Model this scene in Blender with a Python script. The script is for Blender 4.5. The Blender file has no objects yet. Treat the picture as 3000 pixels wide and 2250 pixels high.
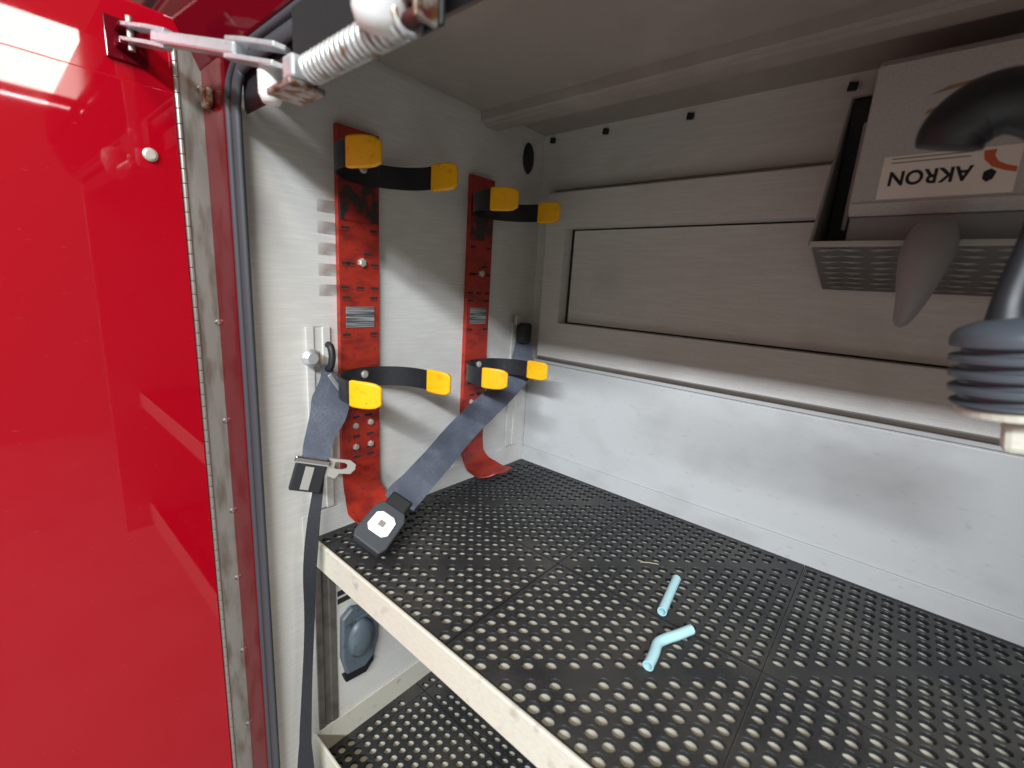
import bpy, bmesh, math, random
from mathutils import Vector, Matrix
random.seed(7)
S = bpy.context.scene
COL = S.collection
R = math.radians

# ------------------------------------------------------------------ camera
cam_d = bpy.data.cameras.new('camera'); cam = bpy.data.objects.new('camera', cam_d); COL.objects.link(cam)
cam_d.sensor_width = 36.0; cam_d.lens = 15.855; cam_d.clip_start = 0.01; cam_d.clip_end = 100
right = Vector((0.75397473, 0.65406265, 0.0610258)); up = -Vector((0.18339604, -0.12038104, -0.97564046))
back = -Vector((-0.63078363, 0.74680014, -0.21071676))
M = Matrix((right, up, back)).transposed().to_4x4(); M.translation = Vector((0.77625, -0.36925, 0.48925))
cam.matrix_world = M
cam_d.dof.use_dof = True; cam_d.dof.focus_distance = 0.95; cam_d.dof.aperture_fstop = 3.4
S.camera = cam

# ------------------------------------------------------------------ world, lamps, exposure
w = bpy.data.worlds.new('World'); S.world = w; w.use_nodes = True
bg = w.node_tree.nodes['Background']; bg.inputs[0].default_value = (1.0, 0.95, 0.80, 1); bg.inputs[1].default_value = 0.28
def area_lamp(name, loc, target, sx, sy, power, col):
    d = bpy.data.lights.new(name, 'AREA'); d.shape = 'RECTANGLE'; d.size = sx; d.size_y = sy
    d.energy = power; d.color = col
    o = bpy.data.objects.new(name, d); COL.objects.link(o); o.location = loc
    o.rotation_euler = (Vector(target) - Vector(loc)).to_track_quat('-Z', 'Y').to_euler()
    return o
area_lamp('ceiling_lamp_main', (2.8, -3.4, 2.52), (2.8, 0.3, 0.5), 4.4, 0.20, 445, (0.87, 0.945, 1.0))
area_lamp('ceiling_lamp_near', (1.6, -1.5, 2.9), (0.3, 0.2, 0.0), 1.0, 0.3, 30, (1.0, 0.88, 0.70))
area_lamp('door_reflection_lamp', (3.0, -0.155, 1.607), (0.0, -0.155, 1.607), 0.69, 0.385, 26, (1.0, 0.96, 0.86))  # added source for the cream reflection in the door, no known lamp
area_lamp('wall_tube_lamp', (3.0, -0.17, 1.355), (0.0, -0.17, 1.355), 0.66, 0.014, 1.2, (1.0, 1.0, 1.0))
S.view_settings.view_transform = 'Standard'; S.view_settings.look = 'None'
S.view_settings.exposure = 0.0; S.view_settings.gamma = 1.0
S.render.engine = 'CYCLES'

# ------------------------------------------------------------------ materials
def mat(name, col, rough=0.5, metal=0.0, coat=0.0, coat_r=0.05, noise=None, bump=None, spec=None, col2=None):
    """noise=(scale vec, lo, hi) mixes col->col2 ; bump=(scale vec, strength)"""
    m = bpy.data.materials.new(name); m.use_nodes = True
    nt = m.node_tree; b = nt.nodes['Principled BSDF']
    b.inputs['Base Color'].default_value = (*col, 1); b.inputs['Roughness'].default_value = rough
    b.inputs['Metallic'].default_value = metal
    b.inputs['Coat Weight'].default_value = coat; b.inputs['Coat Roughness'].default_value = coat_r
    if spec is not None: b.inputs['Specular IOR Level'].default_value = spec
    if noise or bump:
        tc = nt.nodes.new('ShaderNodeTexCoord')
    def tex(scale, detail=4):
        mp = nt.nodes.new('ShaderNodeMapping'); mp.inputs['Scale'].default_value = scale
        nt.links.new(tc.outputs['Object'], mp.inputs[0])
        n = nt.nodes.new('ShaderNodeTexNoise'); n.inputs['Scale'].default_value = 1; n.inputs['Detail'].default_value = detail
        nt.links.new(mp.outputs[0], n.inputs['Vector']); return n
    if noise:
        last = None
        lst = noise if isinstance(noise, list) else [noise]
        for (sc, lo, hi, c2) in lst:
            n = tex(sc)
            mr = nt.nodes.new('ShaderNodeMapRange'); mr.inputs[1].default_value = lo; mr.inputs[2].default_value = hi
            nt.links.new(n.outputs[0], mr.inputs[0])
            mx = nt.nodes.new('ShaderNodeMix'); mx.data_type = 'RGBA'
            if last is None: mx.inputs[6].default_value = (*col, 1)
            else: nt.links.new(last, mx.inputs[6])
            mx.inputs[7].default_value = (*c2, 1)
            nt.links.new(mr.outputs[0], mx.inputs[0]); last = mx.outputs[2]
        nt.links.new(last, b.inputs['Base Color'])
    if bump:
        n = tex(bump[0]); bp = nt.nodes.new('ShaderNodeBump'); bp.inputs['Strength'].default_value = bump[1]
        bp.inputs['Distance'].default_value = 0.002
        nt.links.new(n.outputs[0], bp.inputs['Height']); nt.links.new(bp.outputs[0], b.inputs['Normal'])
    return m

WALL = (0.69, 0.672, 0.640)
MT = {}
MT['wall'] = mat('grey_paint', WALL, 0.5, noise=[((900, 900, 900), .35, .65, (0.58, 0.56, 0.53)), ((14, 14, 220), .45, .75, (0.72, 0.70, 0.67)), ((9, 9, 9), .55, .75, (0.58, 0.56, 0.525))], bump=((700, 700, 700), .10))
MT['panel'] = mat('worn_grey_paint', (0.53, 0.535, 0.54), 0.45, noise=[((900, 900, 900), .35, .65, (0.50, 0.50, 0.495)), ((9, 9, 14), .48, .72, (0.45, 0.45, 0.445)), ((50, 50, 120), .63, .78, (0.43, 0.415, 0.40))], bump=((500, 500, 500), .08))
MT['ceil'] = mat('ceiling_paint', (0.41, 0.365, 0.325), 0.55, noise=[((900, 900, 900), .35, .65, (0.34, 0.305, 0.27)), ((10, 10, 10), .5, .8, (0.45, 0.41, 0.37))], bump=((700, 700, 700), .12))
MT['gap'] = mat('dark_gap', (0.02, 0.018, 0.016), 0.8)
MT['red'] = mat('red_gloss_paint', (0.37, 0.0015, 0.010), 0.5, spec=0.0, coat=0.9, coat_r=0.03, bump=((9, 9, 9), .02))
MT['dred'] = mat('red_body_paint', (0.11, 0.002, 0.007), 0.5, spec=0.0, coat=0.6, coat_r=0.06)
MT['bred'] = mat('bracket_red_paint', (0.38, 0.026, 0.013), 0.45, noise=[((30, 30, 60), .45, .66, (0.22, 0.016, 0.011)), ((90, 90, 140), .60, .70, (0.13, 0.03, 0.02))], bump=((300, 300, 300), .06))
MT['soot'] = mat('scuffed_red_black', (0.30, 0.016, 0.012), 0.5, noise=((45, 45, 45), .36, .52, (0.030, 0.022, 0.022)))
MT['yellow'] = mat('yellow_rubber', (0.95, 0.46, 0.004), 0.40, noise=[((70, 70, 70), .58, .78, (0.62, 0.29, 0.006)), ((220, 220, 220), .66, .74, (0.30, 0.15, 0.02))], bump=((250, 250, 250), .1))
MT['black'] = mat('black_rubber', (0.012, 0.013, 0.015), 0.5, bump=((200, 200, 200), .08))
MT['steel_black'] = mat('black_sprung_steel', (0.014, 0.015, 0.018), 0.38, noise=((80, 80, 80), .6, .8, (0.04, 0.04, 0.045)))
MT['seal'] = mat('seal_rubber', (0.042, 0.045, 0.052), 0.62)
MT['mat'] = mat('mat_rubber', (0.016, 0.016, 0.018), 0.50, spec=0.5, noise=[((6, 6, 6), .42, .75, (0.060, 0.055, 0.048)), ((400, 400, 400), .5, .8, (0.055, 0.052, 0.048))], bump=((600, 600, 600), .15))
MT['cream'] = mat('cream_shelf_paint', (0.62, 0.585, 0.49), 0.45, noise=[((120, 400, 400), .45, .75, (0.53, 0.505, 0.44)), ((40, 40, 40), .62, .74, (0.44, 0.405, 0.35))])
MT['zinc'] = mat('zinc_plated_steel', (0.74, 0.77, 0.80), 0.30, metal=0.7, noise=((90, 90, 90), .5, .75, (0.62, 0.63, 0.63)))
MT['spring'] = mat('spring_steel_rusty', (0.62, 0.65, 0.64), 0.35, metal=0.6, noise=((45, 45, 45), .56, .70, (0.28, 0.15, 0.08)))
MT['rust'] = mat('rusty_steel', (0.42, 0.40, 0.37), 0.5, metal=0.8, noise=((90, 90, 90), .45, .6, (0.20, 0.08, 0.03)))
MT['hinge'] = mat('hinge_stainless', (0.36, 0.36, 0.33), 0.38, metal=0.6, noise=((60, 60, 14), .46, .66, (0.22, 0.20, 0.165)), bump=((300, 300, 30), .05))
MT['chrome'] = mat('chrome', (0.85, 0.86, 0.88), 0.1, metal=1.0)
MT['silver'] = mat('brushed_latch_steel', (0.72, 0.71, 0.66), 0.3, metal=0.7)
MT['nylon'] = mat('white_nylon', (0.82, 0.81, 0.80), 0.4)
MT['bolt'] = mat('pale_bolt', (0.55, 0.52, 0.46), 0.4, metal=0.5)
MT['web'] = mat('grey_webbing', (0.070, 0.080, 0.112), 0.62, noise=[((22, 22, 22), .42, .66, (0.115, 0.128, 0.165)), ((300, 300, 300), .45, .7, (0.065, 0.072, 0.095))], bump=((500, 500, 500), .35))
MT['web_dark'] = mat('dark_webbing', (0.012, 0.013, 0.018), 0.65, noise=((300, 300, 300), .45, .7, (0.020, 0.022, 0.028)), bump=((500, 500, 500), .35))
MT['white'] = mat('white_plastic', (0.80, 0.81, 0.80), 0.35)
MT['straw'] = mat('pale_blue_plastic', (0.45, 0.72, 0.76), 0.35)
MT['twig'] = mat('dry_straw', (0.45, 0.36, 0.22), 0.7)
MT['case'] = mat('grey_case_plastic', (0.52, 0.505, 0.49), 0.5, noise=((300, 300, 300), .4, .7, (0.45, 0.435, 0.42)), bump=((400, 400, 400), .1))
MT['case_dark'] = mat('dark_grey_case', (0.26, 0.255, 0.255), 0.4)
MT['holder'] = mat('holder_aluminium', (0.42, 0.40, 0.37), 0.45, metal=0.4)
MT['tread'] = mat('tread_plate', (0.14, 0.132, 0.12), 0.4, metal=0.4)
MT['tread_hi'] = mat('tread_highlight', (0.36, 0.345, 0.315), 0.35, metal=0.5)  # lighter than the plate to paint highlights on the raised treads
MT['label'] = mat('cream_label', (0.85, 0.80, 0.72), 0.6)
MT['ink'] = mat('label_ink', (0.012, 0.012, 0.014), 0.6)
MT['ink_grey'] = mat('label_grey_ink', (0.24, 0.22, 0.20), 0.6)
MT['orange'] = mat('label_orange', (0.62, 0.13, 0.04), 0.6)
MT['scuff'] = mat('ochre_scuff', (0.30, 0.20, 0.10), 0.6)
MT['cord'] = mat('black_cord', (0.018, 0.019, 0.022), 0.45, spec=0.5)
MT['conn'] = mat('connector_rubber', (0.075, 0.083, 0.10), 0.36, spec=0.6)
MT['maroon'] = mat('dark_maroon', (0.06, 0.008, 0.008), 0.5)
MT['slate'] = mat('slate_blue_plastic', (0.10, 0.125, 0.15), 0.4, noise=((60, 60, 60), .55, .72, (0.05, 0.06, 0.075)))
MT['brown'] = mat('gap_shade_brown', (0.10, 0.085, 0.07), 0.7)  # brown that paints shade into a gap
MT['shaded_steel'] = mat('shaded_track_steel', (0.16, 0.145, 0.13), 0.5, metal=0.3, noise=((30, 30, 30), .45, .7, (0.10, 0.09, 0.08)))  # darker colour stands for the shade below the shelf
MT['concrete'] = mat('concrete', (0.36, 0.35, 0.33), 0.6, noise=((3, 3, 3), .4, .7, (0.30, 0.29, 0.275)))
def door_wear(m):
    nt = m.node_tree; b = nt.nodes['Principled BSDF']
    tc = nt.nodes.new('ShaderNodeTexCoord')
    def noise(sc, lo, hi, a, bb):
        mp = nt.nodes.new('ShaderNodeMapping'); mp.inputs['Scale'].default_value = sc; nt.links.new(tc.outputs['Object'], mp.inputs[0])
        n = nt.nodes.new('ShaderNodeTexNoise'); n.inputs['Scale'].default_value = 1; n.inputs['Detail'].default_value = 5; nt.links.new(mp.outputs[0], n.inputs['Vector'])
        r = nt.nodes.new('ShaderNodeMapRange'); r.inputs[1].default_value = lo; r.inputs[2].default_value = hi; r.inputs[3].default_value = a; r.inputs[4].default_value = bb
        nt.links.new(n.outputs[0], r.inputs[0]); return r.outputs[0]
    nt.links.new(noise((14, 14, 14), .45, .75, .02, .055), b.inputs['Coat Roughness'])      # wiped, hazy patches in the lacquer
    mx = nt.nodes.new('ShaderNodeMix'); mx.data_type = 'RGBA'; mx.inputs[6].default_value = b.inputs['Base Color'].default_value; mx.inputs[7].default_value = (0.50, 0.06, 0.065, 1)
    nt.links.new(noise((30, 60, 420), .70, .76, 0, .6), mx.inputs[0]); nt.links.new(mx.outputs[2], b.inputs['Base Color'])   # fine scuffs
door_wear(MT['red'])
def spec_mat():
    m = bpy.data.materials.new('etched_data_plate'); m.use_nodes = True; nt = m.node_tree; b = nt.nodes['Principled BSDF']
    tc = nt.nodes.new('ShaderNodeTexCoord'); mp = nt.nodes.new('ShaderNodeMapping'); mp.inputs['Scale'].default_value = (1, 9, 300)
    nt.links.new(tc.outputs['Object'], mp.inputs[0])
    n = nt.nodes.new('ShaderNodeTexNoise'); n.inputs['Scale'].default_value = 1; n.inputs['Detail'].default_value = 2
    nt.links.new(mp.outputs[0], n.inputs['Vector'])
    cr = nt.nodes.new('ShaderNodeValToRGB'); cr.color_ramp.elements[0].position = .42; cr.color_ramp.elements[1].position = .6
    cr.color_ramp.elements[0].color = (0.09, 0.09, 0.095, 1); cr.color_ramp.elements[1].color = (0.42, 0.42, 0.42, 1)
    nt.links.new(n.outputs[0], cr.inputs[0]); nt.links.new(cr.outputs[0], b.inputs['Base Color'])
    b.inputs['Roughness'].default_value = .4; b.inputs['Metallic'].default_value = .3
    return m
MT['spec'] = spec_mat()

# ------------------------------------------------------------------ mesh helpers
class MB:
    def __init__(s): s.v = []; s.f = []
    def add(s, vs, fs):
        o = len(s.v); s.v += [tuple(p) for p in vs]; s.f += [tuple(o + i for i in f) for f in fs]; return s
    def box(s, a, b):
        x0, y0, z0 = a; x1, y1, z1 = b
        return s.add([(x0,y0,z0),(x1,y0,z0),(x1,y1,z0),(x0,y1,z0),(x0,y0,z1),(x1,y0,z1),(x1,y1,z1),(x0,y1,z1)],
                     [(0,3,2,1),(4,5,6,7),(0,1,5,4),(1,2,6,5),(2,3,7,6),(3,0,4,7)])
    def prism(s, poly, axis, a, b):
        """poly of 2-tuples in the plane normal to axis, extruded a->b"""
        def P(p, t):
            if axis == 0: return (t, p[0], p[1])
            if axis == 1: return (p[0], t, p[1])
            return (p[0], p[1], t)
        n = len(poly); vs = [P(p, a) for p in poly] + [P(p, b) for p in poly]
        fs = [tuple(range(n))[::-1], tuple(range(n, 2*n))] + [(i, (i+1) % n, n+(i+1) % n, n+i) for i in range(n)]
        return s.add(vs, fs)
    def tube(s, pts, rad, seg=12, cap=True, sx=1.0):
        pts = [Vector(p) for p in pts]; n = len(pts)
        rads = rad if isinstance(rad, (list, tuple)) else [rad]*n
        t0 = (pts[1]-pts[0]).normalized(); ref = Vector((0,0,1)) if abs(t0.z) < .9 else Vector((1,0,0))
        u = t0.cross(ref).normalized(); vs = []
        for i, p in enumerate(pts):
            t = (pts[min(i+1, n-1)] - pts[max(i-1, 0)]).normalized()
            u = (u - t*u.dot(t)).normalized(); v = t.cross(u)
            for k in range(seg):
                a = 2*math.pi*k/seg; vs.append(p + (u*math.cos(a)*sx + v*math.sin(a))*rads[i])
        fs = [(i*seg+k, i*seg+(k+1) % seg, (i+1)*seg+(k+1) % seg, (i+1)*seg+k) for i in range(n-1) for k in range(seg)]
        if cap: fs += [tuple(range(seg))[::-1], tuple(range((n-1)*seg, n*seg))]
        return s.add(vs, fs)
    def ribbon(s, pts, sides, widths, th):
        """flat band: centre points, side vectors, widths, thickness"""
        pts = [Vector(p) for p in pts]; n = len(pts); vs = []
        for i, p in enumerate(pts):
            t = (pts[min(i+1, n-1)] - pts[max(i-1, 0)]).normalized()
            sd = Vector(sides[i]); sd = (sd - t*sd.dot(t)).normalized(); nn = t.cross(sd)
            h = widths[i]/2
            vs += [p+sd*h+nn*th/2, p-sd*h+nn*th/2, p-sd*h-nn*th/2, p+sd*h-nn*th/2]
        fs = [(i*4+k, i*4+(k+1) % 4, (i+1)*4+(k+1) % 4, (i+1)*4+k) for i in range(n-1) for k in range(4)]
        fs += [(3,2,1,0), ((n-1)*4, (n-1)*4+1, (n-1)*4+2, (n-1)*4+3)]
        return s.add(vs, fs)
    def lathe(s, prof, seg=32):
        """prof [(r,z)] about z"""
        n = len(prof); vs = [(r*math.cos(2*math.pi*k/seg), r*math.sin(2*math.pi*k/seg), z) for r, z in prof for k in range(seg)]
        fs = [(i*seg+k, i*seg+(k+1) % seg, (i+1)*seg+(k+1) % seg, (i+1)*seg+k) for i in range(n-1) for k in range(seg)]
        fs += [tuple(range(seg))[::-1], tuple(range((n-1)*seg, n*seg))]
        return s.add(vs, fs)
    def xf(s, m):
        s.v = [tuple(m @ Vector(p)) for p in s.v]; return s
    def build(s, name, material, parent=None, smooth=False, bevel=0.0, seg=2):
        me = bpy.data.meshes.new(name); me.from_pydata(s.v, [], s.f); me.validate()
        bm = bmesh.new(); bm.from_mesh(me); bmesh.ops.recalc_face_normals(bm, faces=bm.faces); bm.to_mesh(me); bm.free()
        me.materials.append(MT[material] if isinstance(material, str) else material)
        if smooth:
            for p in me.polygons: p.use_smooth = True
        o = bpy.data.objects.new(name, me); COL.objects.link(o)
        if parent: o.parent = parent
        if bevel:
            bv = o.modifiers.new('bevel', 'BEVEL'); bv.width = bevel; bv.segments = seg; bv.limit_method = 'ANGLE'; bv.angle_limit = R(40)
        return o
def smooth_by_angle(o, ang=35):
    me = o.data
    for p in me.polygons: p.use_smooth = True
    bm = bmesh.new(); bm.from_mesh(me)
    for e in bm.edges:
        if len(e.link_faces) == 2 and e.calc_face_angle() > R(ang): e.smooth = False
    bm.to_mesh(me); bm.free(); return o
def dupe(o, parent=None, loc=None):
    c = o.copy(); COL.objects.link(c)
    if parent: c.parent = parent
    if loc is not None: c.location = loc
    return c
def empty(name, loc=(0,0,0), rot=(0,0,0)):
    o = bpy.data.objects.new(name, None); COL.objects.link(o); o.location = loc; o.rotation_euler = rot; o.empty_display_size = .05
    return o
def tag(o, label, cat, group=None):
    o['label'] = label; o['category'] = cat
    if group: o['group'] = group
    return o
def struct(o, label=None):
    o['kind'] = 'structure'
    if label: o['label'] = label
    return o
def cr(pts, n=8):
    """Catmull-Rom through tuples (any length)"""
    P = [tuple(p) for p in pts]; P = [tuple(2*a-b for a, b in zip(P[0], P[1]))] + P + [tuple(2*a-b for a, b in zip(P[-1], P[-2]))]
    out = []
    for i in range(1, len(P)-2):
        for k in range(n):
            t = k/n; out.append(tuple(.5*((2*b)+(-a+c)*t+(2*a-5*b+4*c-d)*t*t+(-a+3*b-3*c+d)*t**3) for a, b, c, d in zip(P[i-1], P[i], P[i+1], P[i+2])))
    out.append(P[-2]); return out

XR = 1.24          # right-hand end of the compartment
YB = 0.62          # back wall
# ================================================================== SETTING
g = MB().box((-4, -6, -1.3), (5, 3, -1.2)).build('ground', 'concrete'); struct(g, 'pale concrete garage floor under the vehicle')

# side wall with five pressed louvres
LZ = [0.603, 0.568, 0.533, 0.498, 0.463]; LH = 0.021; LY0, LY1 = 0.016, 0.075
def wall_grid():
    m = MB(); zs = sorted({-0.56, 0.90} | {z for c in LZ for z in (c-LH/2, c+LH/2)}); ys = [-0.10, LY0, LY1, YB+.02]
    for i in range(len(zs)-1):
        for j in range(3):
            zc = (zs[i]+zs[i+1])/2
            if j == 1 and any(abs(zc-c) < LH/2 for c in LZ): continue
            m.add([(0,ys[j],zs[i]),(0,ys[j+1],zs[i]),(0,ys[j+1],zs[i+1]),(0,ys[j],zs[i+1])], [(0,1,2,3)])
    # front return round the door opening
    for k in range(6):
        a0, a1 = R(15*k), R(15*(k+1)); r = .012
        p0 = (-r+r*math.cos(a0), -.10-r*math.sin(a0)); p1 = (-r+r*math.cos(a1), -.10-r*math.sin(a1))
        m.add([(p0[0],p0[1],-.56),(p1[0],p1[1],-.56),(p1[0],p1[1],.90),(p0[0],p0[1],.90)], [(0,1,2,3)])
    return m
wall = struct(wall_grid().build('side_wall', 'wall'), 'grey painted left side wall of the compartment')
def louvre_mesh():
    m = MB(); h = LH/2; L = LY1-LY0; n = 7; rows = 5; vs = []
    for i in range(n+1):
        y = L*i/n; e = min(1.0, y/(L*.55)); e = e*e*(3-2*e)
        for k in range(rows+1):
            t = k/rows     # 0 top, 1 bottom
            vs.append((-.014*e*(t**.8) if k < rows else -.014*e, y, h-2*h*t))
    fs = [(i*(rows+1)+k, (i+1)*(rows+1)+k, (i+1)*(rows+1)+k+1, i*(rows+1)+k+1) for i in range(n) for k in range(rows)]
    m.add(vs, fs)
    # lower cut edge
    vb = []
    for i in range(n+1):
        y = L*i/n; e = min(1.0, y/(L*.55)); e = e*e*(3-2*e); vb += [(-.014*e, y, -h), (0, y, -h)]
    m.add(vb, [(2*i, 2*i+2, 2*i+3, 2*i+1) for i in range(n)])
    return m
lv = louvre_mesh().build('louvre', 'wall', wall, smooth=True); lv.location = (0, LY0, LZ[0])
for z in LZ[1:]: dupe(lv, wall, (0, LY0, z))
gr = MB().lathe([(.012,-.004),(.017,-.004),(.019,0),(.017,.004),(.010,.003)], 20).build('grommet', 'black', wall, smooth=True)
gr.rotation_euler = (0, R(90), 0); gr.scale = (1.9, 1, 1); gr.location = (.003, .555, .80)

# back wall
bw = struct(MB().box((-.01, YB, -.56), (XR, YB+.01, .90)).build('back_wall', 'wall'), 'grey painted back wall of the compartment')
MB().box((.002, .6135, .040), (XR-.002, YB-.0005, .288)).build('lower_panel', 'panel', bw, bevel=.0015)
MB().box((.002, .6155, .2905), (XR-.002, YB-.0005, .300)).build('seam_strip', 'panel', bw, bevel=.001)
MB().box((.03, .6145, .7335), (XR-.002, YB-.0005, .737)).build('ledge', 'wall', bw, bevel=.001)
def frame_panel():
    m = MB(); y0, y1 = .584, .6185
    X = [.052, .110, 1.06, 1.16]; Z = [.316, .405, .637, .719]
    for yy in (y0,):
        for i in range(3):
            for k in range(3):
                if i == 1 and k == 1: continue
                m.add([(X[i],yy,Z[k]),(X[i+1],yy,Z[k]),(X[i+1],yy,Z[k+1]),(X[i],yy,Z[k+1])], [(0,1,2,3)])
    def ring(a, b, c, d, ya, yb, grow=0.0):
        p = [(a,c),(b,c),(b,d),(a,d)]; q = [(a-grow,c-grow),(b+grow,c-grow),(b+grow,d+grow),(a-grow,d+grow)]
        for i in range(4):
            j = (i+1) % 4
            m.add([(p[i][0],ya,p[i][1]),(p[j][0],ya,p[j][1]),(q[j][0],yb,q[j][1]),(q[i][0],yb,q[i][1])], [(0,1,2,3)])
    ring(X[0], X[3], Z[0], Z[3], y0, y0+.006, .004); ring(X[0]-.004, X[3]+.004, Z[0]-.004, Z[3]+.004, y0+.006, y1)
    ring(X[1], X[2], Z[1], Z[2], y0, y1-.001)
    return m
fp = frame_panel().build('access_panel', 'wall', bw)
MB().box((.108, .6170, .403), (1.062, .6182, .639)).build('gasket', 'gap', fp)
MB().box((.1185, .6150, .4085), (1.052, .6169, .6335)).build('recessed_sheet', 'wall', fp, bevel=.0006)
MB().box((.046, .6165, .7235), (1.17, .6192, .7310)).build('shadow_joint', 'brown', bw)  # dark strip painted in for the shaded gap above the access panel

# right-hand end wall (outside the picture, closes the box)
struct(MB().box((XR, -.10, -.56), (XR+.01, YB+.01, .90)).build('end_wall', 'wall'), 'grey painted right end wall of the compartment')

# ceiling: front section, main sheet, beam and rear channel
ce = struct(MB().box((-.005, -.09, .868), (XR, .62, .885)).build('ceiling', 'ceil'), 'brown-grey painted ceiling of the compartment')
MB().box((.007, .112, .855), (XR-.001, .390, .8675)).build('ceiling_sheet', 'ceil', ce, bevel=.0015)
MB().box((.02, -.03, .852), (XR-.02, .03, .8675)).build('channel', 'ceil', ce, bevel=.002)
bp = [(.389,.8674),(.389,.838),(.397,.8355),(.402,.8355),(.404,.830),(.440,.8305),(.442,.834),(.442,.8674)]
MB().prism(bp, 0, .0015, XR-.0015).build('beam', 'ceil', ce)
cl = MB().prism([(-.007,-.006),(.006,-.007),(.008,.004),(-.005,.007)], 1, -.007, 0).build('clip', 'black', ce, bevel=.001)
for i, x in enumerate((.028, .178, .372, .640)):
    o = cl if i == 0 else dupe(cl, ce); o.location = (x, .6195, .853 - .002*i)

# door frame: red jamb and header
df = empty('door_frame'); struct(df, 'red painted frame round the compartment opening')
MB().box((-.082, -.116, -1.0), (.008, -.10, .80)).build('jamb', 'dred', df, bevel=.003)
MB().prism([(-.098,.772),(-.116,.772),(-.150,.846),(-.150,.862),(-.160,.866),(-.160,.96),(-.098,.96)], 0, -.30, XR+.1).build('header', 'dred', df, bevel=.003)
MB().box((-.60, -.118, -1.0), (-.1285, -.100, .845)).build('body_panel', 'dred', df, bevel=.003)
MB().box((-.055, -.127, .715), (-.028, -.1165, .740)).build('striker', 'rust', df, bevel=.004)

# ================================================================== DOOR
door = tag(empty('compartment_door', (-.085, -.112, -1.0)), 'glossy red compartment door standing open on the left', 'door')
def D(o): o.parent = door; o.location = Vector(o.location) - door.location; return o
D(MB().box((-.125, -.80, -1.0), (-.0885, -.118, .835)).build('door_shell', 'red', bevel=.004))
D(MB().box((-.0882, -.765, -.97), (-.0845, -.1500, .733)).build('inner_panel', 'red', bevel=.0022, seg=3))
leafm = MB()
hg = MB().prism([(-.1450,-1.0),(-.1075,-1.0),(-.1075,.690),(-.112,.705),(-.112,.735),(-.1065,.738),(-.1065,.772),(-.114,.800),(-.1450,.800)], 0, -.0835, -.0805).build('hinge', 'hinge', bevel=.0006)
D(hg)
kn = MB().tube([(0,0,-.0096), (0,0,.0096)], .0036, 10).build('knuckle', 'hinge', hg, smooth=False)
z = .785; first = True
while z > -.66:
    o = kn if first else dupe(kn, hg); first = False
    o.location = (-.0815, -.1470, z); z -= .0205
sc = MB().lathe([(.0045,0),(.0045,.0012),(.003,.002)], 14).build('hinge_screw', 'rust', hg)
sc.rotation_euler = (0, R(90), 0)
for i, z in enumerate((.748, .402, .232, .062, -.075, -.235, -.41)):
    o = sc if i == 0 else dupe(sc, hg); o.location = (-.0804, -.118, z)
s2 = MB().lathe([(.009,0),(.009,.003),(.006,.0045)], 18).build('screw', 'bolt'); s2.rotation_euler = (0, R(90), 0); s2.location = (-.0845, -.186, .642); D(s2)
# stay bracket riveted on the door
bk = MB(); bk.box((-.0885, -.222, .755), (-.083, -.178, .805)); bk.box((-.083, -.212, .788), (-.060, -.190, .7935)); bk.box((-.083, -.212, .768), (-.060, -.190, .7735))
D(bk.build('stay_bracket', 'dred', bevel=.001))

# ================================================================== RUBBER SEAL
sp = [(.022, -.108, -1.0), (.022, -.108, -.4), (.022, -.108, .2), (.022, -.108, .66), (.024, -.108, .715), (.041, -.108, .745), (.080, -.108, .755), (.3, -.108, .755), (XR, -.108, .755)]
sl = tag(empty('rubber_door_seal', (.016, -.119, -1.0)), 'black rubber bulb seal lining the door opening', 'seal')
def SL(o): o.parent = sl; o.location = Vector(o.location) - sl.location; return o
bulb = MB().tube(cr(sp, 6), .0105, 14)
bulb.v = [(x, -.106+(y+.108)*.55, z) for x, y, z in bulb.v]
SL(bulb.build('bulb', 'seal', smooth=True))
sp2 = [(p[0]-.013 if i < 5 else p[0], -.111, p[2] if i < 4 else p[2]+.012) for i, p in enumerate(sp)]
SL(MB().prism([(-.0985,.7705),(-.0985,.707),(-.095,.701),(-.091,.707),(-.091,.7645),(-.045,.7645),(-.045,.7705)], 0, .030, XR-.002).build('header_flap', 'black', bevel=.001))
SL(MB().tube(cr(sp2, 6), .005, 8).build('clip_edge', 'seal', smooth=True))

# ================================================================== DOOR STAY
st = tag(empty('door_stay', (-.07, -.20, .79)), 'zinc hold-open stay with coil spring joining door and header', 'door stay')
def ST(o): o.parent = st; o.location = Vector(o.location) - st.location; return o
A = Vector((-.062, -.199, .783)); B = Vector((.245, -.135, .705))
d = (B-A).normalized(); zz = Vector((0,0,1)); sd = d.cross(zz).normalized(); nn = sd.cross(d)
ax = Matrix((d, sd, nn)).transposed().to_4x4(); ax.translation = A
L = (B-A).length
ST(MB().box((.07, -.009, -.007), (L-.075, .009, .007)).xf(ax).build('arm', 'zinc', bevel=.003))
for s in (-1, 1):
    ST(MB().prism([(-.012,0),(-.006,.010),(.06,.011),(.095,.006),(.095,-.006),(.06,-.011),(-.006,-.010)], 2, s*.0085-.0025, s*.0085+.0025).xf(ax).build('door_clevis_plate', 'zinc', bevel=.001))
    ST(MB().prism([(L-.10,0),(L-.095,.008),(L-.06,.011),(L-.006,.010),(L,0),(L-.006,-.010),(L-.06,-.011),(L-.095,-.008)], 2, s*.0085-.0025, s*.0085+.0025).xf(ax).build('spring_clevis_plate', 'zinc', bevel=.001))
ST(MB().tube([(A.x, A.y, A.z-.02), (A.x, A.y, A.z+.02)], .004, 12).build('pivot_pin', 'rust', smooth=False))
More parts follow.
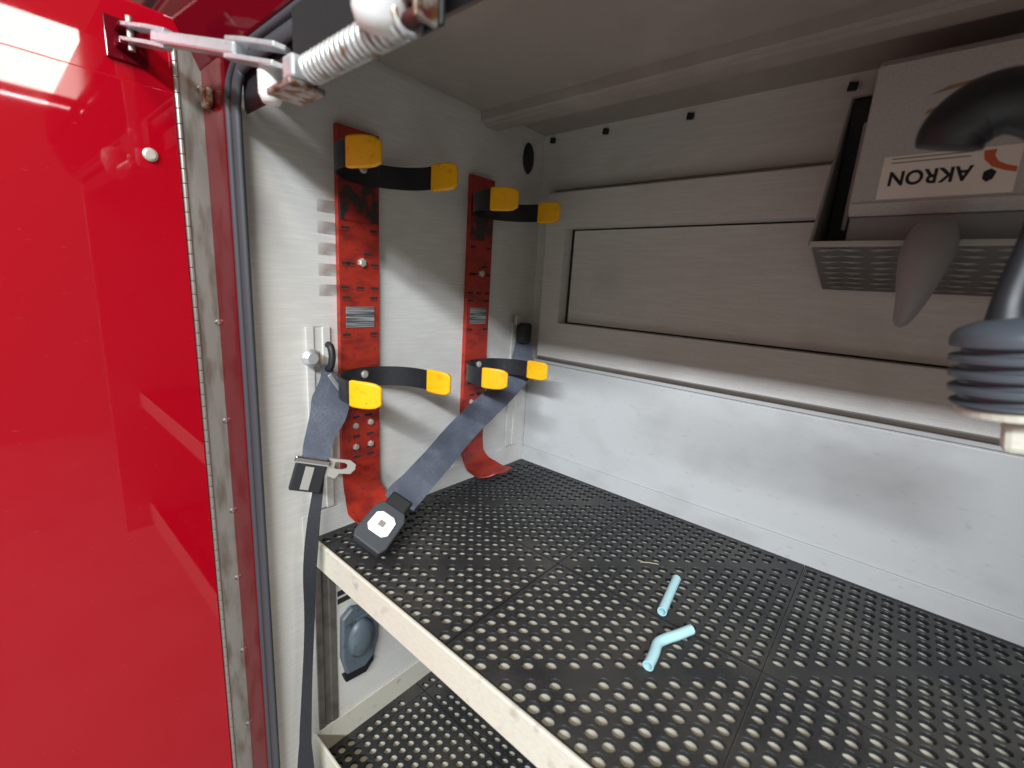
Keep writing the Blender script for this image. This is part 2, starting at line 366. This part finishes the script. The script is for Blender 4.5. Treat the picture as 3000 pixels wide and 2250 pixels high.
# rod + spring along x under the header
ST(MB().tube([(.222, -.13, .682), (.47, -.13, .684)], .0055, 14).build('rod', 'maroon', smooth=False))
pts = []; n = 19*16
for i in range(n+1):
    t = i/n; a = 2*math.pi*19*t; pts.append((.290+.160*t, -.13+.0115*math.cos(a), .685+.0115*math.sin(a)))
ST(MB().tube(pts, .0027, 7).build('spring', 'spring', smooth=True))
ST(MB().box((.232, -.150, .668), (.285, -.112, .675)).build('rod_shoe', 'rust', bevel=.002))
ST(MB().box((.262, -.146, .676), (.284, -.122, .698)).build('rod_block', 'zinc', bevel=.003))
ST(MB().box((.228, -.1190, .678), (.474, -.1155, .762)).build('rail', 'black', bevel=.001))
ST(MB().box((.466, -.1400, .676), (.470, -.1192, .720)).build('rail_end', 'rust', bevel=.001))
k1 = MB().lathe([(.004,-.021),(.009,-.020),(.0125,-.012),(.0125,.010),(.009,.019),(.004,.020)], 20).build('roller', 'nylon', smooth=True)
k1.location = (.206, -.134, .690); ST(k1)
k2 = MB().lathe([(.008,-.026),(.019,-.024),(.024,-.012),(.024,.012),(.019,.026),(.008,.03)], 24).build('roller', 'nylon', smooth=True)
k2.location = (.428, -.138, .702); k2.rotation_euler = (R(10), R(25), 0); ST(k2)
k3 = MB().tube([(.44, -.135, .70), (.468, -.13, .70)], .009, 12).build('end_nut', 'rust'); ST(k3)

# ================================================================== SHELVES AND MATS
PIT = .0223; TP = .339
def mat_tile(x0, x1, y0, y1, sx, sy, zt, th):
    """one moulded tile: square cells with round holes, a solid rib along its diagonal; clipped to x0..y1"""
    m = MB(); n = 15; off = (TP - n*PIT)/2; rad = .0083; N = 12
    xs = [sx+off+PIT*i for i in range(n+1)]; ys = [sy+off+PIT*i for i in range(n+1)]
    xs[0] = sx+.0008; xs[-1] = sx+TP-.0008; ys[0] = sy+.0008; ys[-1] = sy+TP-.0008
    zb = zt-th; wall_d = .0066
    cs = [(math.cos(R(15+30*k)), math.sin(R(15+30*k))) for k in range(N)]
    for i in range(n):
        for j in range(n):
            a, b, c, e = max(xs[i], x0), min(xs[i+1], x1), max(ys[j], y0), min(ys[j+1], y1)
            if b-a < .0005 or e-c < .0005: continue
            cx, cy = sx+off+PIT*(i+.5), sy+off+PIT*(j+.5)
            if i == j or random.random() < .012 or cx-rad*1.12 < a or cx+rad*1.12 > b or cy-rad*1.12 < c or cy+rad*1.12 > e:
                m.add([(a,c,zt),(b,c,zt),(b,e,zt),(a,e,zt)], [(0,1,2,3)]); continue
            rx, ry = rad*random.uniform(.97, 1.03), rad*random.uniform(.95, 1.02)
            O = []
            for (u, v) in cs:
                if abs(u) > abs(v): O.append((b if u > 0 else a, cy+v/abs(u)*PIT*.5*.98))
                else: O.append((cx+u/abs(v)*PIT*.5*.98, e if v > 0 else c))
            O = [(min(max(p[0], a), b), min(max(p[1], c), e)) for p in O]
            vs = [(p[0],p[1],zt) for p in O] + [(cx+u*rx*1.07, cy+v*ry*1.07, zt) for u, v in cs] + [(cx+u*rx, cy+v*ry, zt-.0012) for u, v in cs] + [(cx+u*rx, cy+v*ry, zt-wall_d) for u, v in cs] + [(b,e,zt),(a,e,zt),(a,c,zt),(b,c,zt)]
            fs = []
            for k in range(N):
                q = (k+1) % N; u0, v0 = cs[k]; u1, v1 = cs[q]
                side0 = abs(u0) > abs(v0); side1 = abs(u1) > abs(v1)
                if side0 != side1:      # a corner of the cell lies between
                    um, vm = u0+u1, v0+v1; cn_ = 0 if um > 0 and vm > 0 else 1 if um < 0 and vm > 0 else 2 if um < 0 else 3
                    fs.append((k, 4*N+cn_, q, N+q, N+k))
                else: fs.append((k, q, N+q, N+k))
                fs.append((N+k, N+q, 2*N+q, 2*N+k)); fs.append((2*N+k, 2*N+q, 3*N+q, 3*N+k))
            m.add(vs, fs)
    X0, X1, Y0, Y1 = max(xs[0],x0), min(xs[-1],x1), max(ys[0],y0), min(ys[-1],y1)
    m.add([(X0,Y0,zt),(X1,Y0,zt),(X1,Y1,zt),(X0,Y1,zt),(X0,Y0,zb),(X1,Y0,zb),(X1,Y1,zb),(X0,Y1,zb)], [(0,1,5,4),(1,2,6,5),(2,3,7,6),(3,0,4,7)])
    return m
def build_tiles(parent, x0, x1, y0, y1, SX, SY, zt, th):
    for a in SX:
        for b in SY:
            X0, X1, Y0, Y1 = max(a, x0), min(a+TP, x1), max(b, y0), min(b+TP, y1)
            if X1-X0 < .003 or Y1-Y0 < .003: continue
            o = mat_tile(x0, x1, y0, y1, a, b, zt + random.uniform(-.0004, .0004), th)
            t = o.build('tile', 'mat'); t.data.materials.append(MT['black'])
            for p in t.data.polygons:      # hole walls blackened for the shade inside, and without dust
                if p.center.z < zt-.0016 and abs(p.normal.z) < .3: p.material_index = 1
            t.parent = parent; t.location = -Vector(parent.location)

sh = tag(empty('upper_shelf', (.62, 0, -.014)), 'cream painted metal shelf tray carrying the black mat', 'shelf')
def SH(o): o.parent = sh; o.location = Vector(o.location) - sh.location; return o
SH(MB().box((.004, -.008, -.018), (XR-.004, .6125, -.0084)).build('shelf_plate', 'cream'))
lp = [(-.0085,-.018),(-.0085,.0015),(-.0105,.0035),(-.0135,.0035),(-.0155,.0015),(-.0155,-.050),(-.0125,-.052),(-.0125,-.018)]
SH(MB().prism(lp, 0, -.003, XR-.004).build('front_lip', 'cream', bevel=.0008))
SH(MB().box((.0012, -.030, -.018), (.0038, .6115, .049)).build('side_flange', 'wall', bevel=.0006))
SH(MB().box((.0045, .6085, -.018), (XR-.004, .6118, .0415)).build('rear_flange', 'panel', bevel=.0006))
um = tag(empty('perforated_rubber_mat', (.62, .31, -.011)), 'black perforated rubber tile mat on the upper shelf', 'mat')
build_tiles(um, .0048, XR-.006, -.006, .608, [.0397-TP, .0397, .3787, .7177, 1.0567], [.263-TP, .263, .602], 0.0, .0082)

ls = tag(empty('lower_shelf', (.62, 0, -.522)), 'cream lipped tray with perforated mat at the bottom', 'shelf')
def LS(o): o.parent = ls; o.location = Vector(o.location) - ls.location; return o
LS(MB().box((.004, -.016, -.528), (XR-.004, .6125, -.5215)).build('shelf_plate', 'cream'))
LS(MB().box((-.003, -.0225, -.535), (XR-.004, -.0165, -.455)).build('front_lip', 'cream', bevel=.002))
LS(MB().box((.0012, -.0160, -.528), (.0040, .6115, -.4535)).build('side_flange', 'cream', bevel=.001))
lm = tag(empty('perforated_rubber_mat', (.62, .31, -.521)), 'black perforated rubber mat lying in the lower tray', 'mat')
build_tiles(lm, .0048, XR-.006, -.0155, .60, [-.30, .039, .378, .717, 1.056], [-.10, .239, .578], -.513, .008)

# wall tracks
def track(name, y0, y1, z0, z1, label, mt='wall'):
    t = tag(empty(name, (0, (y0+y1)/2, z0)), label, 'track'); o = Vector(t.location)
    m = MB().prism([(0.0004,y0),(.005,y0),(.005,y0+(y1-y0)*.32),(.002,y0+(y1-y0)*.32),(.002,y1-(y1-y0)*.32),(.005,y1-(y1-y0)*.32),(.005,y1),(.0004,y1)], 2, z0, z1).build('channel', mt, bevel=.001)
    m.parent = t; m.location = -o
track('wall_track', -.012, .032, .053, .40, 'grey wall channel behind the strap with metal tongue')
track('wall_track', -.012, .030, -.450, -.056, 'steel wall channel below the shelf, shade in its dark colour', 'shaded_steel')
track('wall_track', .532, .572, .054, .40, 'grey wall channel in the back corner')

# ================================================================== CYLINDER BRACKETS
def clamp(parent, o0, cy, zc, hh=.0190):
    """sprung C clamp opening towards +x"""
    cx, r, th = .100, .084, .0035
    path = [(cx-r*math.cos(R(a)), cy+r*math.sin(R(a)), zc) for a in range(-112, 92, 7)] + [(cx+.02, cy+r+.001, zc)]
    arm = MB().ribbon(path, [(0,0,1)]*len(path), [2*hh]*len(path), th).build('clamp_band', 'steel_black'); smooth_by_angle(arm)
    arm.parent = parent; arm.location = -o0
    pl = [(cx-(r+.001)*math.cos(R(a)), cy-(r+.001)*math.sin(R(a)), zc) for a in (99, 105, 112, 118, 125, 131, 138)]
    pr = [(cx+.002, cy+r+.0005, zc), (cx+.012, cy+r+.001, zc), (cx+.024, cy+r+.002, zc), (cx+.035, cy+r+.0035, zc), (cx+.044, cy+r+.006, zc), (cx+.051, cy+r+.009, zc), (cx+.056, cy+r+.0125, zc)]
    for p in (pl, pr):
        t = MB().ribbon(p, [(0,0,1)]*7, [2*hh+.005, 2*hh+.007, 2*hh+.007, 2*hh+.007, 2*hh+.006, 2*hh+.003, 2*hh-.008], .0085).build('rubber_tip', 'yellow', bevel=.003, seg=3); t.parent = arm
        smooth_by_angle(t, 40)
    b = MB().lathe([(.0075,0),(.0075,.003),(.005,.0045)], 14).build('clamp_bolt', 'bolt', arm); b.rotation_euler = (0, R(90), 0); b.location = (cx-r+.0018, cy, zc+.006)
def cylinder_bracket(y0, w, ztop, zu, zl, label):
    y1 = y0+w; yc = (y0+y1)/2; o0 = Vector((0, yc, .04))
    t = tag(empty('cylinder_bracket', o0), label, 'bracket', 'red air cylinder brackets on the side wall')
    def P(o, par=t):
        o.parent = par; o.location = Vector(o.location) - (o0 if par is t else Vector((0,0,0))); return o
    # channel section back plate running into a curved foot (profile in x,z)
    prof = [(.012, ztop), (.012, .58), (.012, .24), (.0125, .12), (.0135, .100), (.018, .074), (.030, .056), (.050, .047), (.080, .043), (.106, .049), (.122, .058)]
    pp = cr(prof, 4); n = len(pp); m = MB(); vs = []; th = .0025
    for i, (x, zc) in enumerate(pp):
        a = pp[max(i-1,0)]; b = pp[min(i+1,n-1)]; tx, tz = b[0]-a[0], b[1]-a[1]; ln = math.hypot(tx,tz); nx, nz = -tz/ln, tx/ln
        wd = w/2
        if zc < .12 and x > .02: wd = w/2 + .012*min(1,(x-.02)/.03)
        if x > .090: wd *= math.sqrt(max(.05, 1-((x-.090)/.034)**2*.85))
        cup = .004 if x > .02 else 0
        for k in range(7):
            yy = yc + wd*(k/3-1); e = abs(k/3-1)**2*cup
            vs.append((x+nx*0, yy, zc+e)); 
        for k in range(7):
            yy = yc + wd*(k/3-1); e = abs(k/3-1)**2*cup
            vs.append((x-nx*th, yy, zc-nz*th+e))
    fs = []
    for i in range(n-1):
        for k in range(6):
            fs.append((i*14+k, i*14+k+1, (i+1)*14+k+1, (i+1)*14+k)); fs.append((i*14+7+k, (i+1)*14+7+k, (i+1)*14+8+k, i*14+8+k))
        fs.append((i*14, (i+1)*14, (i+1)*14+7, i*14+7)); fs.append((i*14+6, i*14+13, (i+1)*14+13, (i+1)*14+6))
    for i in (0, n-1):
        for k in range(6): fs.append((i*14+k, i*14+k+1, i*14+8+k, i*14+7+k))
    m.add(vs, fs)
    plate = P(smooth_by_angle(m.build('back_plate', 'bred'), 50))
    for yy in (y0, y1-.002):   # side flanges back to the wall
        P(MB().box((.0004, yy+.0003, .12), (.0100, yy+.0017, ztop)).build('flange', 'bred'))
    # black scuffed upper section and lower overlay plate
    P(MB().box((.0123, y0+.0025, .585), (.0136, y1-.0025, .648)).build('worn_patch', 'soot', bevel=.0005))
    P(MB().box((.0123, y0+.001, .135), (.0142, y1-.001, .240)).build('lower_plate', 'bred', bevel=.0007))
    # slots
    s1 = MB().box((0, -.0075, -.0022), (.0006, .0075, .0022)).build('slot', 'gap')
    s1l = MB().box((0, -.0075, -.0045), (.0012, .0075, -.0022)).build('slot_lip', 'bred')
    first = True; spots = []
    for zz, ys in ((.572,(-.028,.028)), (.512,(-.028,-.018,.030)), (.530,(.016,)), (.470,(-.03,.0,.03)), (.452,(-.028,.028)), (.385,(-.028,.028))): spots += [(zz, a, .0122) for a in ys]
    for zz, ys in ((.226,(-.012,.014)), (.187,(-.012,.018)), (.145,(-.012,.018)), (.160,(-.012,.018)), (.256,(-.02,.02))): spots += [(zz, a, .0143 if zz < .24 else .0122) for a in ys]
    for (zz, a, x) in spots:
        o = s1 if first else dupe(s1); p = s1l if first else dupe(s1l); first = False
        o.location = (x, yc+a*w/.08, zz); P(o); p.location = (x, yc+a*w/.08, zz); P(p)
    # data plate
    sp_ = MB().box((.0122, -.029*w/.08, -.019), (.0134, .029*w/.08, .019)).build('data_plate', 'spec', bevel=.0006); sp_.location = (0, yc, .417); P(sp_)
    bb = MB().lathe([(.0065,0),(.0065,.0035),(.0045,.0055)], 6).build('bolt', 'bolt'); bb.rotation_euler = (0, R(90), 0)
    for i, (a, zz) in enumerate(((-.014,.209), (.018,.211), (-.014,.166), (.018,.166))):
        o = bb if i == 0 else dupe(bb); o.location = (.0143, yc+a*w/.08, zz); P(o)
    tb = MB().lathe([(.008,0),(.008,.006),(.005,.008)], 6).build('clamp_screw', 'bolt'); tb.rotation_euler = (0, R(90), 0); tb.location = (.0122, yc+.003, .515); P(tb)
    clamp(t, o0, yc+.004, zu); clamp(t, o0, yc+.004, zl)
    return t
cylinder_bracket(.0475, .080, .735, .667, .303, 'nearer red cylinder bracket with yellow tipped black clamps')
cylinder_bracket(.3585, .073, .722, .656, .295, 'farther red cylinder bracket, next to the back corner')

# ================================================================== STRAPS
def part(o, t): o.parent = t; o.location = Vector(o.location) - t.location; return o
s1 = tag(empty('belt_strap', (.0115, 0, .35)), 'grey belt strap with chrome tongue hanging by the shelf front', 'strap')
wp = cr([(.034,.006,.338), (.036,.010,.318), (.040,.012,.285), (.044,.006,.255), (.047,-.010,.222), (.050,-.020,.196), (.052,-.022,.178)], 6)
ws = cr([(.016,), (.026,), (.060,), (.062,), (.050,), (.046,), (.045,)], 6)
sv = cr([(.2,.9,.3), (.2,.95,-.3), (.3,.95,-.4), (.3,.95,-.25), (.3,.95,-.1), (.3,.95,0), (.3,.95,0)], 6)
part(smooth_by_angle(MB().ribbon(wp, sv, [a[0] for a in ws], .002).build('webbing', 'web')), s1)
wp = cr([(.053,-.020,.172), (.052,-.020,.135), (.056,-.034,.06), (.055,-.043,-.03), (.050,-.045,-.14), (.046,-.054,-.30), (.044,-.060,-.43), (.044,-.060,-.60)], 6)
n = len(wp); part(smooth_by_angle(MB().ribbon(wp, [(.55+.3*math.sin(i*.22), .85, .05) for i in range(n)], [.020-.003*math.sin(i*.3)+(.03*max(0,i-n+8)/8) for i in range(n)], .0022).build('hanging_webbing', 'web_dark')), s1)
part(MB().box((.0115, -.020, .335), (.030, .002, .362)).build('anchor_block', 'bolt', bevel=.004), s1)
ab = MB().lathe([(.013,-.004),(.015,0),(.015,.006),(.009,.012)], 18).build('anchor_bolt', 'zinc'); ab.rotation_euler = (0, R(90), 0); ab.location = (.034, -.020, .352); part(ab, s1)
part(MB().tube(cr([(.030,.014,.372),(.040,.014,.368),(.044,.014,.352),(.042,.012,.335),(.034,.010,.330)],5), .006, 10).build('loop', 'black', smooth=True), s1)
part(MB().prism([(.000,.322),(.006,.326),(.032,.286),(.028,.280)], 0, .052, .055).build('guide_plate', 'silver', bevel=.001), s1)
tg = Matrix.Translation((.058,-.030,.176)) @ Matrix.Rotation(R(-18), 4, 'X') @ Matrix.Rotation(R(-20), 4, 'Z')
part(MB().box((-.006,-.028,-.052), (.006,.022,-.004)).xf(tg).build('tongue_body', 'black', bevel=.002), s1)
part(MB().box((-.010,-.032,-.004), (.010,.026,.008)).xf(tg).build('tongue_bar', 'chrome', bevel=.003), s1)
part(MB().box((.0065,-.012,-.048), (.0075,.002,-.008)).xf(tg).build('tongue_stripe', 'holder', bevel=.0004), s1)
lat = MB(); ol = [(.022,-.020),(.024,.010),(.058,.012),(.069,.006),(.070,-.003),(.064,-.012),(.045,-.014),(.040,-.024)]; il = [(.034,-.006),(.034,.005),(.040,.006),(.050,.006),(.056,.003),(.056,-.003),(.050,-.006),(.040,-.007)]
for xx in (-.002, .002):
    k = len(ol); lat.add([(xx,a,b) for a,b in ol]+[(xx,a,b) for a,b in il], [(i,(i+1)%k,k+(i+1)%k,k+i) for i in range(k)])
lat.add([(x,a,b) for x in (-.002,.002) for a,b in ol], [(i,(i+1)%8,8+(i+1)%8,8+i) for i in range(8)])
lat.add([(x,a,b) for x in (-.002,.002) for a,b in il], [(i,(i+1)%8,8+(i+1)%8,8+i) for i in range(8)])
part(lat.xf(tg).build('latch_plate', 'silver', bevel=.0006), s1)

s2t = tag(empty('belt_strap', (.0115, .552, .36)), 'grey belt strap with buckle slanting across both red brackets', 'strap')
wp = cr([(.024,.556,.345), (.034,.545,.315), (.050,.522,.277), (.070,.40,.222), (.090,.261,.158), (.106,.180,.118), (.115,.127,.093), (.122,.098,.078)], 8)
n = len(wp); sv = cr([(.6,.3,-.5), (.6,.3,-.5), (.62,.3,-.5), (.62,.32,-.5), (.62,.34,-.5), (.62,.34,-.48), (.62,.36,-.45), (.62,.36,-.45)], 8)
part(smooth_by_angle(MB().ribbon([(p[0]+.0015*math.sin(i*.35), p[1], p[2]+.0018*math.sin(i*.5)) for i, p in enumerate(wp)], sv, [.040+.020*min(1, i/12) if i < n-12 else .060+.004*math.sin((i-n+12)/11*3.1) for i in range(n)], .0024).build('webbing', 'web')), s2t)
part(MB().box((.0115, .538, .345), (.040, .572, .398)).build('reel', 'black', bevel=.006), s2t)
part(MB().box((.0116, .528, .392), (.020, .552, .418)).build('reel_bracket', 'bolt', bevel=.002), s2t)
# buckle frame: u along strap, v width, w out of face
u = (Vector((.140,.012,.026)) - Vector((.120,.104,.080))).normalized(); vv = Vector((.62,.40,-.36)); vv = (vv-u*vv.dot(u)).normalized(); ww = vv.cross(u)
if ww.z < 0: ww = -ww
bm_ = Matrix((u, vv, ww)).transposed().to_4x4(); bm_.translation = Vector((.120,.104,.081)); bm_ = bm_ @ Matrix.Scale(1.15, 4)
part(MB().prism([(.018,-.020),(.030,-.028),(.078,-.029),(.088,-.024),(.090,.024),(.078,.029),(.030,.028),(.018,.020)], 2, -.013, .011).xf(bm_).build('buckle', 'seal', bevel=.003), s2t)
part(MB().box((-.006,-.019,-.007), (.024,.019,.007)).xf(bm_).build('buckle_neck', 'black', bevel=.004), s2t)
bu = MB().prism([(.034,-.010),(.040,-.018),(.062,-.019),(.069,-.012),(.069,.012),(.062,.019),(.040,.018),(.034,.010)], 2, .0112, .0145).xf(bm_).build('release_button', 'white', bevel=.0012); part(bu, s2t)
MBx = MB().box((.047,-.005,.0146), (.056,.005,.0150)).xf(bm_).build('button_mark', 'ink_grey'); part(MBx, s2t)

# ================================================================== TUBE PIECES AND TWIG
def hollow(name, path, r, label):
    m = MB().tube(path, r, 16, cap=False); m.tube(path, r*.82, 16, cap=False); n = len(path)
    for e in (0, n-1):
        for k in range(16):
            q = (k+1) % 16; m.f.append((e*16+k, e*16+q, n*16+e*16+q, n*16+e*16+k))
    o = m.build(name, 'straw', smooth=True); bv = smooth_by_angle(o, 50)
    return tag(o, label, 'tube piece', None)
hollow('plastic_tube', cr([(.5735,.268,.0075), (.5655,.318,.0075), (.558,.368,.008)], 4), .0072, 'straight pale blue plastic tube piece lying on the mat')
hollow('plastic_tube', cr([(.603,.152,.0078), (.600,.178,.0078), (.596,.200,.0078), (.601,.217,.0078), (.610,.236,.0078), (.621,.262,.0078)], 5), .0072, 'bent pale blue plastic tube piece lying on the mat')
tag(MB().tube(cr([(.486,.378,.0012), (.500,.388,.0016), (.514,.396,.0014)], 5), .0009, 6).build('dry_straw', 'twig', smooth=True), 'thin dry straw lying on the mat behind the tubes', 'straw')

# ================================================================== LOWER WALL FITTING
fit = tag(empty('wall_fitting', (.0, .078, -.35)), 'slate blue moulded plastic fitting on the wall below the shelf', 'fitting')
outl = [(.038,-.205),(.060,-.188),(.108,-.205),(.124,-.245),(.122,-.300),(.112,-.335),(.090,-.352),(.046,-.345),(.036,-.300)]
part(MB().prism(outl, 0, .0006, .016).build('cover', 'slate', bevel=.005, seg=3), fit)
dome = MB().lathe([(.030,0),(.031,.004),(.024,.012),(.012,.0155),(.003,.016)], 20).build('dome', 'slate', smooth=True); dome.rotation_euler = (0, R(90), 0); dome.scale = (1.5, 1, 1); dome.location = (.0155, .078, -.268); part(dome, fit)
part(MB().box((.0165, .060, -.222), (.020, .112, -.214)).build('rib', 'slate', bevel=.0015), fit)
part(MB().prism([(.040,-.346),(.090,-.353),(.112,-.337),(.114,-.352),(.094,-.372),(.046,-.366)], 0, .0006, .012).build('lower_catch', 'black', bevel=.002), fit)
vs_ = MB().box((.0004, .036, -.006), (.0012, .080, .006)).build('vent_slot', 'gap'); vs_.parent = wall; vs_.location = (0, 0, -.125)
for z in (-.150, -.168): dupe(vs_, wall, (0, 0, z))

# ================================================================== CASE IN HOLDER
TL = R(-6)
hold = tag(empty('case_holder', (.655, .405, .571)), 'tread plate holder with folded edge under the grey case', 'holder')
hm = Matrix.Translation((0,0,0))
part(MB().prism([(.405,.571),(.600,.519),(.600,.80),(.545,.802),(.535,.80)], 0, .655, .6575).build('side_plate', 'holder', bevel=.0006), hold)
part(MB().prism([(.4045,.5705),(.600,.5178),(.600,.5203),(.4045,.5735)], 0, .6576, .99).build('bottom_plate', 'tread', bevel=.0004), hold)
part(MB().prism([(.402,.5695),(.4045,.5695),(.4045,.577),(.402,.577)], 0, .655, .99).build('front_edge', 'holder', bevel=.0006), hold)
part(MB().prism([(.402,.571),(.405,.571),(.538,.801),(.535,.803)], 0, .6535, .6565).build('side_edge', 'holder', bevel=.0005), hold)
ub = Matrix.Translation((.6576,.4045,.5703)) @ Matrix.Rotation(math.atan2(-.0527,.1955), 4, 'X')
tr = MB().add([(-.0165,0,0),(0,-.0030,0),(.0165,0,0),(0,.0030,0),(0,0,-.0026)], [(0,1,4),(1,2,4),(2,3,4),(3,0,4)]).build('tread', 'tread_hi'); first = True
for i in range(11):
    for j in range(8):
        o = tr if first else dupe(tr); first = False
        p = ub @ Vector((.016+i*.030+(j%2)*.004, .014+j*.024, -.0002)); o.parent = hold; o.location = p - hold.location
        o.rotation_euler = (math.atan2(-.0527,.1955), 0, R(22 if i % 2 else -22))
part(MB().box((.6580, .520, .560), (.6835, .598, .792)).build('dark_infill', 'black', bevel=.002), hold)  # black block put in to darken the recess beside the case
part(MB().box((.6560, .530, .7985), (.6880, .600, .8010)).build('top_lip', 'holder', bevel=.0005), hold)
case = tag(empty('grey_equipment_case', (.69, .412, .585), (TL, 0, 0)), 'grey plastic case with cream label tilted in the holder', 'case')
# local frame: x right, y into the case, z up the tilted face
cb = MB().prism([(.012,.028),(.0,.038),(.0,.214),(.010,.226),(.12,.226),(.12,.028)], 0, .0, .30); cbo = cb.build('case_body', 'case', case, bevel=.004, seg=3)
MB().box((.003,.012,-.010), (.297,.115,.0275)).build('case_base', 'case_dark', case, bevel=.003)
MB().box((-.0065,.030,.014), (-.0005,.060,.160)).build('side_rail', 'case_dark', case, bevel=.002)
MB().box((.002,-.0025,.0375), (.298,-.0002,.0415)).build('front_ridge', 'case', case, bevel=.0012)
lb = MB().box((.028,-.0010,.045), (.152,-.0002,.098)).build('label', 'label', case)
# label print (the device sits upside down, so the word reads turned over)
fc = bpy.data.curves.new('lettering', 'FONT'); fc.body = 'AKRON'; fc.size = .0240; fc.extrude = 0.0; fc.offset = .0007; fc.space_character = 1.04
to = bpy.data.objects.new('tmp_text', fc); COL.objects.link(to)
dg = bpy.context.evaluated_depsgraph_get(); dg.update()
tme = bpy.data.meshes.new_from_object(to.evaluated_get(dg)); bpy.data.objects.remove(to)
xs_ = [v.co.x for v in tme.vertices]; wd_ = max(xs_)-min(xs_)
lt = bpy.data.objects.new('lettering', tme); COL.objects.link(lt); lt.parent = lb
tme.materials.clear(); tme.materials.append(MT['ink'])
sx_ = .078/wd_; lt.matrix_local = Matrix.Translation((.036+.078, -.0013, .0605+.0175)) @ Matrix.Rotation(R(90), 4, 'X') @ Matrix.Rotation(R(180), 4, 'Z') @ Matrix.Diagonal((sx_, 1, 1, 1))
for zz, x1 in ((.0945,.112), (.0895,.110)):
    MB().box((.036,-.0013,zz-.0007), (x1,-.0011,zz+.0007)).build('fine_print', 'ink_grey', lb)
sw = [(a, b+.008) for a, b in [(.120,.086),(.131,.0865),(.130,.080),(.134,.073),(.142,.068),(.151,.065),(.151,.059),(.141,.062),(.130,.067),(.122,.076)]]
MB().prism(sw, 1, -.0013, -.0011).build('swoosh', 'orange', lb)
MB().prism([(.124,.070),(.130,.073),(.135,.069),(.133,.061),(.128,.058),(.124,.062)], 1, -.0013, -.0011).build('emblem', 'ink', lb)
MB().prism([(.060,.168),(.083,.172),(.100,.176),(.100,.1785),(.075,.175)], 1, -.0008, -.0002).build('scuff', 'scuff', case)
MB().prism([(.058,.146),(.075,.149),(.090,.156),(.082,.157),(.060,.150)], 1, -.0008, -.0002).build('scuff', 'scuff', case)
# tapered lever in front of the holder
lv_p = cr([(.784,.398,.588,.018), (.783,.386,.578,.024), (.781,.374,.556,.025), (.779,.370,.530,.021), (.777,.372,.502,.015), (.773,.377,.478,.009), (.771,.379,.470,.004)], 5)
lev = MB().tube([p[:3] for p in lv_p], [p[3] for p in lv_p], 14, sx=1.0)
lev.v = [(x, .375+(y-.375)*.75, z) for x, y, z in lev.v]
tag(lev.build('tapered_lever', 'case_dark', smooth=True), 'grey tapered lever pointing down before the tread plate', 'lever')

# ================================================================== CORD WITH CONNECTOR
cd = tag(empty('power_cord', (.868, .17, .41)), 'black cord with ribbed connector hanging at right edge', 'cord')
path = cr([(.777,.19,.628,.0225), (.780,.188,.642,.0250), (.794,.186,.655,.0250), (.816,.184,.655,.0235), (.836,.182,.636,.018), (.844,.18,.602,.0120), (.843,.178,.565,.0100), (.840,.176,.535,.0098), (.837,.173,.505,.0105), (.838,.17,.484,.0130)], 8)
part(MB().tube([p[:3] for p in path], [p[3] for p in path], 20).build('cord', 'cord', smooth=True), cd)
prof = [(.013,.068),(.028,.066),(.040,.061),(.044,.056)]
for k in range(4):
    z = .052-.0128*k; prof += [(.045,z),(.045,z-.006),(.0375,z-.0072),(.0375,z-.0114)]
prof += [(.044,.0005),(.043,-.003)]
cn = MB().lathe(prof, 40).build('connector', 'conn', smooth=False, bevel=.0012); smooth_by_angle(cn, 30)
cn.location = (.860,.17,.424); cn.rotation_euler = (R(2), R(-9), 0); part(cn, cd)
fl = MB().lathe([(.036,-.011),(.040,-.010),(.040,-.004),(.036,-.0035)], 36).build('collar', 'cream', cn, smooth=False)
MB().box((-.012,-.020,-.040), (.010,-.002,-.012)).build('prong_guard', 'cream', cn, bevel=.005)
MB().box((.006,-.014,-.036), (.034,.012,-.012)).build('shadow_block', 'maroon', cn, bevel=.003)  # dark red block that paints in a shadow below the connector
